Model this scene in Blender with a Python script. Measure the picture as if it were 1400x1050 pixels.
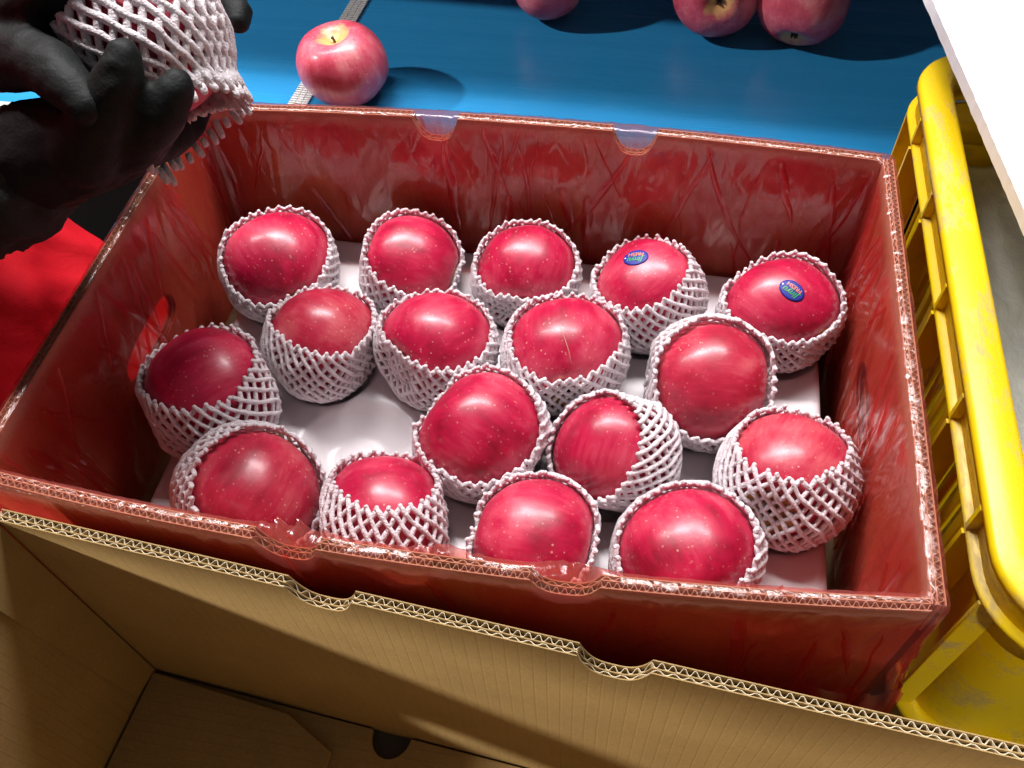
import bpy, bmesh, math, random
import numpy as np
from mathutils import Vector, Matrix, noise
from mathutils.bvhtree import BVHTree

random.seed(7)
S = bpy.context.scene
COL = S.collection
for o in list(bpy.data.objects):
    bpy.data.objects.remove(o)

# ------------------------------------------------------------------ camera
CAM = np.array([.0945, -.3411, .3888])
PITCH, ROLL, YAW, FPX = .9318, -.0695, -.2268, 1219.65      # focal length for a 1400 px wide picture
FW = np.array([math.sin(YAW)*math.cos(PITCH), math.cos(YAW)*math.cos(PITCH), -math.sin(PITCH)])
_r = np.array([math.cos(YAW), -math.sin(YAW), 0.])
_u = np.cross(_r, FW)
RT = _r*math.cos(ROLL)+_u*math.sin(ROLL)
UP = -_r*math.sin(ROLL)+_u*math.cos(ROLL)
cd = bpy.data.cameras.new('camera')
cd.sensor_width = 36
cd.lens = 36*FPX/1400
cd.clip_start = .01
cd.clip_end = 50
cam = bpy.data.objects.new('camera', cd)
COL.objects.link(cam)
M = Matrix.Identity(4)
for i in range(3):
    M[i][0], M[i][1], M[i][2], M[i][3] = RT[i], UP[i], -FW[i], CAM[i]
cam.matrix_world = M
S.camera = cam

# ------------------------------------------------------------------ light
W = bpy.data.worlds.new('World')
S.world = W
W.use_nodes = True
bg = W.node_tree.nodes['Background']
bg.inputs[0].default_value = (.93, .96, 1.0, 1)
bg.inputs[1].default_value = .095

def area(name, loc, target, sx, sy, power, col, roll=0.0, shape='RECTANGLE'):
    d = bpy.data.lights.new(name, 'AREA')
    d.shape = shape
    d.size = sx
    if shape in ('RECTANGLE', 'ELLIPSE'):
        d.size_y = sy
    d.energy = power
    d.color = col
    o = bpy.data.objects.new(name, d)
    COL.objects.link(o)
    v = (Vector(target)-Vector(loc)).normalized()
    xa = Vector((1, 0, 0))                       # long side of the lamp runs along the belt
    xa = (xa-v*xa.dot(v)).normalized()
    o.matrix_world = Matrix.Translation(loc) @ Matrix((xa, (-v).cross(xa), -v)).transposed().to_4x4()
    return o

KEYDIR = Vector((.80, .55, -.36)).normalized()
area('low_side_lamp', Vector((0, .1, -.1))-KEYDIR*2.6, (0, .1, -.1), .14, .14, 74, (1.0, .95, .84), shape='DISK')
SIDE = Vector((.66, .13, -.52)).normalized()
area('high_side_lamp', Vector((-.1, .34, -.1))-SIDE*2.5, (-.1, .34, -.1), .08, .08, 46, (1.0, .98, .95), shape='DISK')
area('ceiling_tube_lamp', (-.75, .62, 1.55), (-.05, .05, 0), 1.3, .05, 28, (1.0, .97, .98))
area('ceiling_panel_lamp', (.0, .70, 1.40), (-.0, .0, 0), 1.3, .24, 44, (1.0, .97, .98))

sd = bpy.data.lights.new('added_crate_spot', 'SPOT')  # added spot that only brightens the near corner of the crate
sd.energy = 58
sd.spot_size = math.radians(11)
sd.spot_blend = .6
sd.shadow_soft_size = .05
sd.color = (1.0, .97, .9)
so_ = bpy.data.objects.new('added_crate_spot', sd)
COL.objects.link(so_)
so_.location = (.62, -1.15, 1.25)
so_.rotation_euler = (Vector((.36, -.15, -.10))-so_.location).to_track_quat('-Z', 'Y').to_euler()

S.view_settings.view_transform = 'Standard'
S.view_settings.look = 'None'
S.view_settings.exposure = 0
S.view_settings.gamma = 1
S.cycles.max_bounces = 14
S.cycles.diffuse_bounces = 5
S.cycles.glossy_bounces = 5
S.cycles.transmission_bounces = 6
S.cycles.transparent_max_bounces = 24
S.cycles.use_denoising = True
S.cycles.caustics_reflective = False
S.cycles.caustics_refractive = False

# ------------------------------------------------------------------ helpers
def unproj(px, py, depth):
    """a point seen at a pixel of the 1400x1050 photograph, at a depth along the view axis"""
    return Vector(CAM+(FW+RT*(px-700)/FPX-UP*(py-525)/FPX)*depth)

def pixray(px, py):
    d = FW+RT*(px-700)/FPX-UP*(py-525)/FPX
    return Vector(d/np.linalg.norm(d))

def img_dir(dx, dy):
    return Vector(RT*dx+UP*dy)

def link(name, me, mat=None, parent=None, smooth=True):
    o = bpy.data.objects.new(name, me)
    COL.objects.link(o)
    if mat:
        me.materials.append(mat)
    if parent:
        o.parent = parent
    if smooth:
        me.polygons.foreach_set('use_smooth', [True]*len(me.polygons))
    return o

def mesh(name, v, f, mat=None, parent=None, smooth=True):
    me = bpy.data.meshes.new(name)
    me.from_pydata([tuple(p) for p in v], [], f)
    me.update()
    return link(name, me, mat, parent, smooth)

def empty(name, loc=(0, 0, 0)):
    o = bpy.data.objects.new(name, None)
    o.location = loc
    o.empty_display_size = .02
    COL.objects.link(o)
    return o

def tag(o, label, cat, group=None):
    o['label'] = label
    o['category'] = cat
    if group:
        o['group'] = group
    return o

class MB:
    def __init__(s):
        s.v = []
        s.f = []
    def add(s, v, f):
        b = len(s.v)
        s.v += [tuple(p) for p in v]
        s.f += [tuple(i+b for i in q) for q in f]
    def box(s, x0, x1, y0, y1, z0, z1, T=None):
        v = [Vector((x, y, z)) for z in (z0, z1) for y in (y0, y1) for x in (x0, x1)]
        if T:
            v = [T(p) for p in v]
        s.add(v, [(0, 2, 3, 1), (4, 5, 7, 6), (0, 1, 5, 4), (2, 6, 7, 3), (0, 4, 6, 2), (1, 3, 7, 5)])
    def tube(s, pts, rad, n=8, cap=True):
        pts = [Vector(p) for p in pts]
        if not isinstance(rad, (list, tuple)):
            rad = [rad]*len(pts)
        prev = None
        rings = []
        for i, p in enumerate(pts):
            t = (pts[min(i+1, len(pts)-1)]-pts[max(i-1, 0)])
            if t.length < 1e-9:
                t = Vector((0, 0, 1))
            t.normalize()
            if prev is None:
                a = Vector((0, 0, 1)) if abs(t.z) < .9 else Vector((1, 0, 0))
                prev = t.cross(a).normalized()
            prev = (prev-t*prev.dot(t)).normalized()
            b = t.cross(prev)
            rings.append([p+(prev*math.cos(2*math.pi*k/n)+b*math.sin(2*math.pi*k/n))*rad[i] for k in range(n)])
        v = [q for r in rings for q in r]
        f = []
        for i in range(len(pts)-1):
            for k in range(n):
                f.append((i*n+k, i*n+(k+1) % n, (i+1)*n+(k+1) % n, (i+1)*n+k))
        if cap:
            f.append(tuple(range(n-1, -1, -1)))
            f.append(tuple((len(pts)-1)*n+k for k in range(n)))
        s.add(v, f)
    def build(s, name, mat, parent=None, smooth=False):
        return mesh(name, s.v, s.f, mat, parent, smooth)

def bevel(o, w=.001, seg=2):
    m = o.modifiers.new('bevel', 'BEVEL')
    m.width = w
    m.segments = seg
    m.limit_method = 'ANGLE'
    m.angle_limit = math.radians(40)
    return o

# ------------------------------------------------------------------ materials
class NT:
    def __init__(s, name):
        s.m = bpy.data.materials.new(name)
        s.m.use_nodes = True
        s.t = s.m.node_tree
        s.n = s.t.nodes
        s.b = s.n.get('Principled BSDF')
        s.out = s.n.get('Material Output')
    def N(s, typ, **kw):
        n = s.n.new(typ)
        for k, v in kw.items():
            setattr(n, k, v)
        return n
    def L(s, a, b):
        s.t.links.new(a, b)
    def val(s, sock, v):
        if hasattr(v, 'is_linked') or hasattr(v, 'links'):
            s.L(v, sock)
        else:
            sock.default_value = v
    def math(s, op, a, b=0.0, c=None):
        n = s.N('ShaderNodeMath', operation=op)
        s.val(n.inputs[0], a)
        s.val(n.inputs[1], b)
        if c is not None:
            s.val(n.inputs[2], c)
        return n.outputs[0]
    def ramp(s, fac, stops, interp='LINEAR'):
        n = s.N('ShaderNodeValToRGB')
        n.color_ramp.interpolation = interp
        e = n.color_ramp.elements
        while len(e) < len(stops):
            e.new(.5)
        for i, (p, c) in enumerate(stops):
            e[i].position = p
            e[i].color = (c if len(c) == 4 else (*c, 1)) if isinstance(c, tuple) else (c, c, c, 1)
        s.L(fac, n.inputs[0])
        return n.outputs[0]
    def noise(s, vec, scale, detail=3, rough=.5, dist=0):
        n = s.N('ShaderNodeTexNoise')
        n.inputs['Scale'].default_value = scale
        n.inputs['Detail'].default_value = detail
        n.inputs['Roughness'].default_value = rough
        n.inputs['Distortion'].default_value = dist
        if vec is not None:
            s.L(vec, n.inputs['Vector'])
        return n.outputs['Fac']
    def mapping(s, vec, scale=(1, 1, 1), rot=(0, 0, 0), loc=(0, 0, 0)):
        n = s.N('ShaderNodeMapping')
        n.inputs['Scale'].default_value = scale
        n.inputs['Rotation'].default_value = rot
        n.inputs['Location'].default_value = loc
        s.L(vec, n.inputs['Vector'])
        return n.outputs[0]
    def coord(s, which='Object'):
        return s.N('ShaderNodeTexCoord').outputs[which]
    def mix(s, fac, a, b, blend='MIX'):
        n = s.N('ShaderNodeMix', data_type='RGBA', blend_type=blend)
        s.val(n.inputs[0], fac)
        for sock, v in ((n.inputs[6], a), (n.inputs[7], b)):
            if isinstance(v, tuple):
                sock.default_value = v if len(v) == 4 else (*v, 1)
            else:
                s.L(v, sock)
        return n.outputs[2]
    def bump(s, h, strength, dist=.001, nrm=None):
        n = s.N('ShaderNodeBump')
        n.inputs['Strength'].default_value = strength
        n.inputs['Distance'].default_value = dist
        s.L(h, n.inputs['Height'])
        if nrm is not None:
            s.L(nrm, n.inputs['Normal'])
        return n.outputs[0]
    def set(s, **kw):
        for k, v in kw.items():
            sock = s.b.inputs[k.replace('_', ' ')]
            if isinstance(v, tuple):
                sock.default_value = v if len(v) == 4 or len(sock.default_value) == 3 else (*v, 1)
            else:
                s.val(sock, v)

def m_simple(name, col, rough=.5, var=.15, scale=60, bump=0, spec=.5, metal=0):
    t = NT(name)
    c = t.coord()
    n = t.noise(c, scale, 4)
    k = t.ramp(n, [(.3, 1-var), (.7, 1+0*var)])
    t.set(Base_Color=t.mix(1.0, col, k, 'MULTIPLY'), Roughness=rough, Metallic=metal)
    t.b.inputs['Specular IOR Level'].default_value = spec
    if bump:
        t.set(Normal=t.bump(t.noise(c, scale*6, 3), bump, .0006))
    return t.m

# --- apple skin: streaks run along the stem axis (object z), pale lenticels, yellow ground colour round the poles
def m_apple(name, deep, mid, pale, ground, gw=.0):
    t = NT(name)
    oc = t.coord()
    info = t.N('ShaderNodeObjectInfo')
    off = t.N('ShaderNodeVectorMath', operation='SCALE')
    comb = t.N('ShaderNodeCombineXYZ')
    for i in range(3):
        t.L(info.outputs['Random'], comb.inputs[i])
    t.L(comb.outputs[0], off.inputs[0])
    off.inputs['Scale'].default_value = 3.7
    add = t.N('ShaderNodeVectorMath', operation='ADD')
    t.L(oc, add.inputs[0])
    t.L(off.outputs[0], add.inputs[1])
    p = add.outputs[0]
    streak = t.noise(t.mapping(p, (1, 1, .10)), 420, 4, .6)
    streak2 = t.noise(t.mapping(p, (1, 1, .22)), 130, 3, .55)
    big = t.noise(p, 28, 2, .5)
    sm = t.math('ADD', t.math('MULTIPLY', streak, .22), t.math('ADD', t.math('MULTIPLY', streak2, .33), t.math('MULTIPLY', big, .70)))
    c1 = t.ramp(sm, [(.42, deep), (.62, mid), (.84, pale)])
    # ground colour showing at the poles and, on some fruits, in a patch
    sep = t.N('ShaderNodeSeparateXYZ')
    t.L(oc, sep.inputs[0])
    az = t.math('ABSOLUTE', sep.outputs[2])
    r2 = t.math('SQRT', t.math('ADD', t.math('MULTIPLY', sep.outputs[0], sep.outputs[0]), t.math('MULTIPLY', sep.outputs[1], sep.outputs[1])))
    pole = t.math('SUBTRACT', .0155+gw, r2)
    pole = t.math('ADD', t.math('MULTIPLY', pole, 130), t.math('MULTIPLY', t.math('SUBTRACT', streak2, .5), 2.4))
    pole = t.math('MULTIPLY', t.math('GREATER_THAN', az, .018), t.math('MINIMUM', t.math('MAXIMUM', pole, 0.0), 1.0))
    c2 = t.mix(t.math('MULTIPLY', pole, .85), c1, ground)
    # lenticels
    vo = t.N('ShaderNodeTexVoronoi')
    vo.inputs['Scale'].default_value = 330
    t.L(p, vo.inputs['Vector'])
    sep2 = t.N('ShaderNodeSeparateColor')
    t.L(vo.outputs['Color'], sep2.inputs[0])
    size = t.math('MULTIPLY', sep2.outputs[0], .25)
    dot = t.math('LESS_THAN', vo.outputs['Distance'], size)
    dens = t.ramp(t.noise(p, 40, 2), [(.38, 0.15), (.66, 1.0)])
    c3 = t.mix(t.math('MULTIPLY', t.math('MULTIPLY', dot, dens), .45), c2, (.80, .50, .36))
    t.set(Base_Color=c3, Roughness=t.ramp(t.noise(p, 90, 3), [(.3, .34), (.7, .46)]))
    t.b.inputs['Specular IOR Level'].default_value = .5
    t.b.inputs['Coat Weight'].default_value = .22
    t.b.inputs['Coat Roughness'].default_value = .20
    t.b.inputs['Subsurface Weight'].default_value = .0
    t.set(Normal=t.bump(t.math('ADD', t.noise(p, 110, 3), t.math('MULTIPLY', dot, -.15)), .22, .0012))
    return t.m

M_APPLE = m_apple('apple_red', (.24, .002, .018), (.47, .006, .048), (.63, .070, .12), (.60, .36, .07))
M_APPLE_B = m_apple('apple_rosy', (.28, .004, .020), (.46, .016, .048), (.62, .11, .13), (.60, .40, .08), .002)
M_APPLE_P = m_apple('apple_pink', (.40, .018, .045), (.58, .085, .13), (.74, .28, .28), (.66, .42, .14), .001)
M_CALYX = m_simple('calyx_dark', (.035, .028, .018), .9)
M_SCRATCH = m_simple('scratch_scar', (.62, .26, .20), .6)
M_STEM = m_simple('stem_brown', (.10, .06, .03), .8)

def m_net():
    t = NT('foam_net_white')
    c = t.coord()
    n1 = t.noise(c, 900, 3, .6)
    n2 = t.noise(c, 260, 2)
    t.set(Base_Color=t.mix(t.ramp(n1, [(.35, 0.), (.7, 1.)]), (.91, .81, .84), (.98, .91, .93)), Roughness=.55)
    t.b.inputs['Subsurface Weight'].default_value = .0
    t.set(Normal=t.bump(t.math('ADD', n1, n2), 1.0, .0016))
    tr = t.N('ShaderNodeBsdfTranslucent')
    tr.inputs[0].default_value = (.9, .82, .84, 1)
    mx = t.N('ShaderNodeMixShader')
    mx.inputs[0].default_value = .12
    t.L(t.b.outputs[0], mx.inputs[1])
    t.L(tr.outputs[0], mx.inputs[2])
    t.L(mx.outputs[0], t.out.inputs[0])
    return t.m
M_NET = m_net()

def m_card(name, col, ribs, freq=.0066):
    """kraft board; ribs = faint washboard lines of the fluting along uv x"""
    t = NT(name)
    c = t.coord()
    uv = t.coord('UV')
    n = t.noise(c, 520, 4, .65)
    n2 = t.noise(c, 24, 3)
    k = t.math('MULTIPLY', t.ramp(n, [(.3, .84), (.7, 1.05)]), t.ramp(n2, [(.3, .9), (.7, 1.04)]))
    w = t.N('ShaderNodeTexWave', wave_type='BANDS', bands_direction='X', wave_profile='SIN')
    w.inputs['Scale'].default_value = 1/freq/3.1831
    w.inputs['Distortion'].default_value = .35
    w.inputs['Detail'].default_value = 1
    w.inputs['Detail Scale'].default_value = .4
    t.L(uv, w.inputs['Vector'])
    wl = t.ramp(w.outputs['Fac'], [(.0, .0), (.10, 1.), (1, 1.)])
    k = t.math('MULTIPLY', k, t.math('ADD', t.math('MULTIPLY', wl, .045*ribs), 1-.045*ribs))
    t.set(Base_Color=t.mix(1.0, col, k, 'MULTIPLY'), Roughness=.75)
    t.b.inputs['Specular IOR Level'].default_value = .25
    h = t.math('ADD', t.math('MULTIPLY', wl, 1.0*ribs), t.math('MULTIPLY', n, .25))
    t.set(Normal=t.bump(h, .22, .0004))
    return t.m
M_KRAFT = m_card('kraft_board', (.37, .245, .100), 1.0)
M_KRAFT2 = m_card('kraft_board_under_film', (.56, .40, .24), .35)
M_PAPER = m_simple('corrugation_paper', (.66, .56, .38), .8, .2, 300)

def m_film():
    t = NT('red_film')
    uv = t.coord('UV')
    oc = t.coord()
    # gathered layers: streaks fanning along the film (uv: x = along the rim, y = down the film)
    a = t.noise(t.mapping(uv, (34, 5, 1), (0, 0, .45)), 1, 3, .55, .6)
    b = t.noise(t.mapping(uv, (22, 4, 1), (0, 0, -.55), (3, 7, 0)), 1, 2, .5, .4)
    big = t.noise(t.mapping(uv, (7, 7, 1), (0, 0, 0), (11, 3, 0)), 1, 2)
    d = t.math('ADD', t.math('MULTIPLY', a, .55), t.math('ADD', t.math('MULTIPLY', b, .45), t.math('MULTIPLY', big, .35)))
    dens = t.ramp(d, [(.57, 0.), (.62, .45), (.69, .55), (.74, 1.)])
    rim = t.N('ShaderNodeAttribute', attribute_name='rim')
    dens = t.math('MULTIPLY', dens, t.math('SUBTRACT', 1.0, t.math('MULTIPLY', rim.outputs['Fac'], .7)))
    col = t.mix(dens, (.96, .52, .45), (.93, .34, .32))
    col = t.mix(t.math('MULTIPLY', rim.outputs['Fac'], .75), col, (.97, .80, .80))
    tp = t.N('ShaderNodeBsdfTransparent')
    t.L(col, tp.inputs[0])
    fine = t.noise(t.mapping(uv, (260, 120, 1)), 1, 4, .6, 1.2)
    cr = t.N('ShaderNodeTexVoronoi', feature='DISTANCE_TO_EDGE')
    t.L(t.mapping(uv, (70, 32, 1), (0, 0, .3)), cr.inputs['Vector'])
    cr.inputs['Scale'].default_value = 1
    cre = t.ramp(cr.outputs['Distance'], [(0., 1.), (.10, 0.)])
    h = t.math('ADD', t.math('MULTIPLY', fine, .5), t.math('MULTIPLY', cre, .5))
    nb = t.N('ShaderNodeBump')
    t.L(t.math('ADD', .20, t.math('MULTIPLY', rim.outputs['Fac'], .4)), nb.inputs['Strength'])
    nb.inputs['Distance'].default_value = .0014
    t.L(h, nb.inputs['Height'])
    gl = t.N('ShaderNodeBsdfGlossy')
    t.L(t.math('ADD', .085, t.math('MULTIPLY', rim.outputs['Fac'], .09)), gl.inputs['Roughness'])
    gl.inputs[0].default_value = (1, .95, .95, 1)
    t.L(nb.outputs[0], gl.inputs['Normal'])
    df = t.N('ShaderNodeBsdfTranslucent')
    t.L(t.mix(.3, col, (.9, .1, .1)), df.inputs[0])
    d2 = t.N('ShaderNodeBsdfDiffuse')
    d2.inputs[0].default_value = (.75, .10, .10, 1)
    ad = t.N('ShaderNodeMixShader')
    ad.inputs[0].default_value = .5
    t.L(df.outputs[0], ad.inputs[1])
    t.L(d2.outputs[0], ad.inputs[2])
    m1 = t.N('ShaderNodeMixShader')
    t.L(t.math('ADD', .11, t.math('MULTIPLY', dens, .12)), m1.inputs[0])
    t.L(tp.outputs[0], m1.inputs[1])
    t.L(ad.outputs[0], m1.inputs[2])
    lw = t.N('ShaderNodeLayerWeight')
    t.L(nb.outputs[0], lw.inputs['Normal'])
    fz = t.math('ADD', t.math('SUBTRACT', .065, t.math('MULTIPLY', rim.outputs['Fac'], .02)), t.math('MULTIPLY', t.math('POWER', t.math('MINIMUM', lw.outputs['Facing'], 1.0), 5.0), .55))
    m2 = t.N('ShaderNodeMixShader')
    t.L(fz, m2.inputs[0])
    t.L(m1.outputs[0], m2.inputs[1])
    t.L(gl.outputs[0], m2.inputs[2])
    t.L(m2.outputs[0], t.out.inputs[0])
    return t.m
M_FILM = m_film()

def m_belt():
    t = NT('blue_belt')
    c = t.coord()
    n = t.noise(t.mapping(c, (.25, 6, 1)), 9, 4, .55)
    g = t.noise(c, 35, 4, .6)
    col = t.mix(t.ramp(n, [(.3, 0.), (.7, 1.)]), (.020, .225, .48), (.024, .245, .52))
    col = t.mix(t.math('MULTIPLY', t.ramp(g, [(.55, 0.), (.8, 1.)]), .12), col, (.10, .30, .50))
    t.set(Base_Color=col, Roughness=t.ramp(n, [(.3, .22), (.7, .32)]))
    t.set(Normal=t.bump(t.noise(t.mapping(c, (1, 5, 1)), 14, 2), .10, .004))
    return t.m
M_BELT = m_belt()

def m_yellow():
    t = NT('yellow_crate_plastic')
    c = t.coord()
    sc = t.noise(t.mapping(c, (1, .45, 1)), 42, 6, .68, .4)
    fine = t.noise(t.mapping(c, (1, .3, 1)), 520, 3, .6, .8)
    gm = t.N('ShaderNodeNewGeometry')
    sp = t.N('ShaderNodeSeparateXYZ')
    t.L(gm.outputs['Normal'], sp.inputs[0])
    k = t.math('ADD', t.math('MULTIPLY', sc, .85), t.math('MULTIPLY', fine, .25))
    k = t.ramp(k, [(.58, 0.), (.72, .8)])
    k2 = t.ramp(t.noise(c, 12, 4, .6), [(.35, 0.), (.75, .35)])
    col = t.mix(k2, (.88, .62, .004), (.80, .50, .005))
    col = t.mix(k, col, (.46, .34, .16))
    t.set(Base_Color=col, Roughness=t.math('ADD', .36, t.math('MULTIPLY', k, .3)))
    t.set(Normal=t.bump(fine, .18, .0006))
    tr = t.N('ShaderNodeBsdfTranslucent')
    tr.inputs[0].default_value = (.9, .62, .0, 1)
    mx = t.N('ShaderNodeMixShader')
    mx.inputs[0].default_value = .15
    t.L(t.b.outputs[0], mx.inputs[1])
    t.L(tr.outputs[0], mx.inputs[2])
    t.L(mx.outputs[0], t.out.inputs[0])
    return t.m
M_YEL = m_yellow()

M_TRAY = m_simple('tray_foam', (.76, .70, .71), .30, .06, 30, .12)
M_GLOVE = m_simple('black_glove', (.007, .0085, .008), .62, .3, 90, .5, .2)
M_SLEEVE = m_simple('dark_sleeve', (.012, .012, .011), .85, .3, 120, .5)
M_TROUSER_GAP = m_simple('dark_clothes_and_gap', (.010, .010, .011), .9, .3, 80, .4)  # clothes, and the panel standing in for the unlit gap
def m_cloth():
    t = NT('red_cloth')
    c = t.coord()
    n = t.noise(t.mapping(c, (1, 1, .4)), 26, 4, .6, .8)
    w = t.noise(c, 1500, 2)
    t.set(Base_Color=t.mix(t.ramp(w, [(.3, 0.), (.7, 1.)]), (.46, .003, .010), (.60, .005, .016)), Roughness=.75)
    t.b.inputs['Specular IOR Level'].default_value = .2
    b1 = t.bump(n, .25, .006)
    t.set(Normal=t.bump(w, .4, .0005, b1))
    return t.m
M_REDCLOTH = m_cloth()
M_TABLE = m_simple('table_brown', (.09, .07, .05), .6, .35, 18, .2)
M_FLOOR = m_simple('floor_grey', (.10, .10, .10), .8, .2, 8)
M_RAIL = m_simple('rail_aluminium', (.62, .62, .60), .35, .1, 40, 0, .5, .3)
M_LACE = m_simple('lacing_steel', (.74, .74, .72), .35, .3, 400, 0, .5, .2)
M_SHADE_HOOD = m_simple('shade_hood_metal', (.30, .31, .32), .5, .1, 10)  # for the added light-blocking cover above the belt
M_BLUEL = m_simple('sticker_blue', (.008, .016, .26), .55, .05, 30)
M_GREEN = m_simple('print_green', (.05, .38, .06), .4, .05, 30)
M_ORANGE = m_simple('print_orange', (.80, .24, .12), .4, .05, 30)
M_WHITEP = m_simple('print_white', (.8, .8, .8), .4, .05, 30)
M_BOARD = m_simple('white_foam_board', (.93, .93, .93), .6, .02, 200, .1)
M_DARKHOLE = m_simple('dark_gap', (.012, .010, .008), .9)

def m_greysheet():
    t = NT('grey_plastic_sheet')
    c = t.coord()
    n = t.noise(t.mapping(c, (1, .5, 1)), 160, 4, .6, .6)
    g = t.noise(c, 22, 4, .6)
    col = t.mix(t.ramp(g, [(.35, 0.), (.7, 1.)]), (.52, .53, .49), (.66, .67, .62))
    t.set(Base_Color=col, Roughness=.22)
    t.set(Normal=t.bump(n, .6, .0022))
    return t.m
M_GREY = m_greysheet()

# ------------------------------------------------------------------ floor, table, conveyor
TZ = -.232          # table top
o = mesh('floor', [(-4, -4, -1.02), (4, -4, -1.02), (4, 4, -1.02), (-4, 4, -1.02)], [(0, 1, 2, 3)], M_FLOOR)
o['kind'] = 'structure'

tb = empty('work_table', (.2, -.2, -1.02))
tag(tb, 'dark brown work table under the two cartons and the yellow crate', 'table')
inv = Matrix.Translation((-.2, .2, 1.02))
def sub(mb, T):
    mb.v = [tuple(T @ Vector(p)) for p in mb.v]
    return mb
m = MB(); m.box(-.30, 1.0, -.85, .262, TZ-.03, TZ)
sub(m, inv).build('table_top', M_TABLE, tb)
for x in (-.25, .95):
    for y in (-.8, .2):
        m = MB(); m.box(x-.025, x+.025, y-.025, y+.025, -1.02, TZ-.03)
        sub(m, inv).build('leg', M_TABLE, tb)

BZ = -.12
cv = empty('conveyor', (0, .7, -1.02))
tag(cv, 'blue conveyor belt with loose apples running behind the red-lined carton', 'conveyor')
ci = Matrix.Translation((0, -.7, 1.02))
m = MB()
nx, ny = 60, 30
vv = [(-1.6+3.2*i/nx, .292+1.0*j/ny, BZ) for j in range(ny+1) for i in range(nx+1)]
ff = [(j*(nx+1)+i, j*(nx+1)+i+1, (j+1)*(nx+1)+i+1, (j+1)*(nx+1)+i) for j in range(ny) for i in range(nx)]
m.add(vv, ff)
m.box(-1.6, 1.6, .292, 1.292, BZ-.006, BZ-.001)
sub(m, ci).build('belt', M_BELT, cv)
m = MB(); m.box(-1.6, 1.6, .2665, .290, BZ-.26, BZ-.0165)  # near-black sheet in place of the deep shade below the rail
sub(m, ci).build('dark_gap_panel', M_TROUSER_GAP, cv)
m = MB(); m.box(-1.6, 1.6, .266, .290, BZ-.016, BZ+.004)
bevel(sub(m, ci).build('side_rail', M_RAIL, cv), .0025)
m = MB(); m.box(-1.6, 1.6, .2905, 1.3, BZ-.09, BZ-.007)
sub(m, ci).build('bed', M_RAIL, cv)
for x in (-1.2, 1.2):
    for y in (.33, 1.2):
        m = MB(); m.box(x-.03, x+.03, y-.03, y+.03, -1.02, BZ-.09)
        sub(m, ci).build('leg', M_RAIL, cv)
# belt lacing: three columns of steel clips across the belt
m = MB()
m.box(-.0085, .0085, .293, 1.28, BZ+.0006, BZ+.0012)
yy = .293
while yy < 1.0:
    for x0, x1 in ((-.0092, -.0036), (-.0026, .0026), (.0036, .0092)):
        m.box(x0, x1, yy, yy+.0021, BZ+.0012, BZ+.0026)
    yy += .0034
lc = Matrix.Translation((-.2405, 0, 0)) @ Matrix.Translation((0, .4, 0)) @ Matrix.Rotation(math.radians(-3.2), 4, 'Z') @ Matrix.Translation((0, -.4, 0))
sub(m, ci @ lc).build('lacing', M_LACE, cv)
# added out-of-view cover; its front lip cuts the ceiling light on the belt
m = MB(); m.box(-1.5, 1.5, .405, 1.3, .16, .166); m.box(-1.5, 1.5, .398, .4049, .12, .166)
SHADE_HOOD = m

hr = Matrix.Translation((0, .388, 0)) @ Matrix.Rotation(math.radians(-3.0), 4, 'Z') @ Matrix.Translation((0, -.388, 0))
sub(m, ci @ hr).build('shade_hood', M_SHADE_HOOD, cv)
for x in (-1.46, 1.46):
    m = MB(); m.box(x-.02, x+.02, 1.25, 1.29, BZ, .159)
    sub(m, ci).build('shade_hood_post', M_RAIL, cv)

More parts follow.
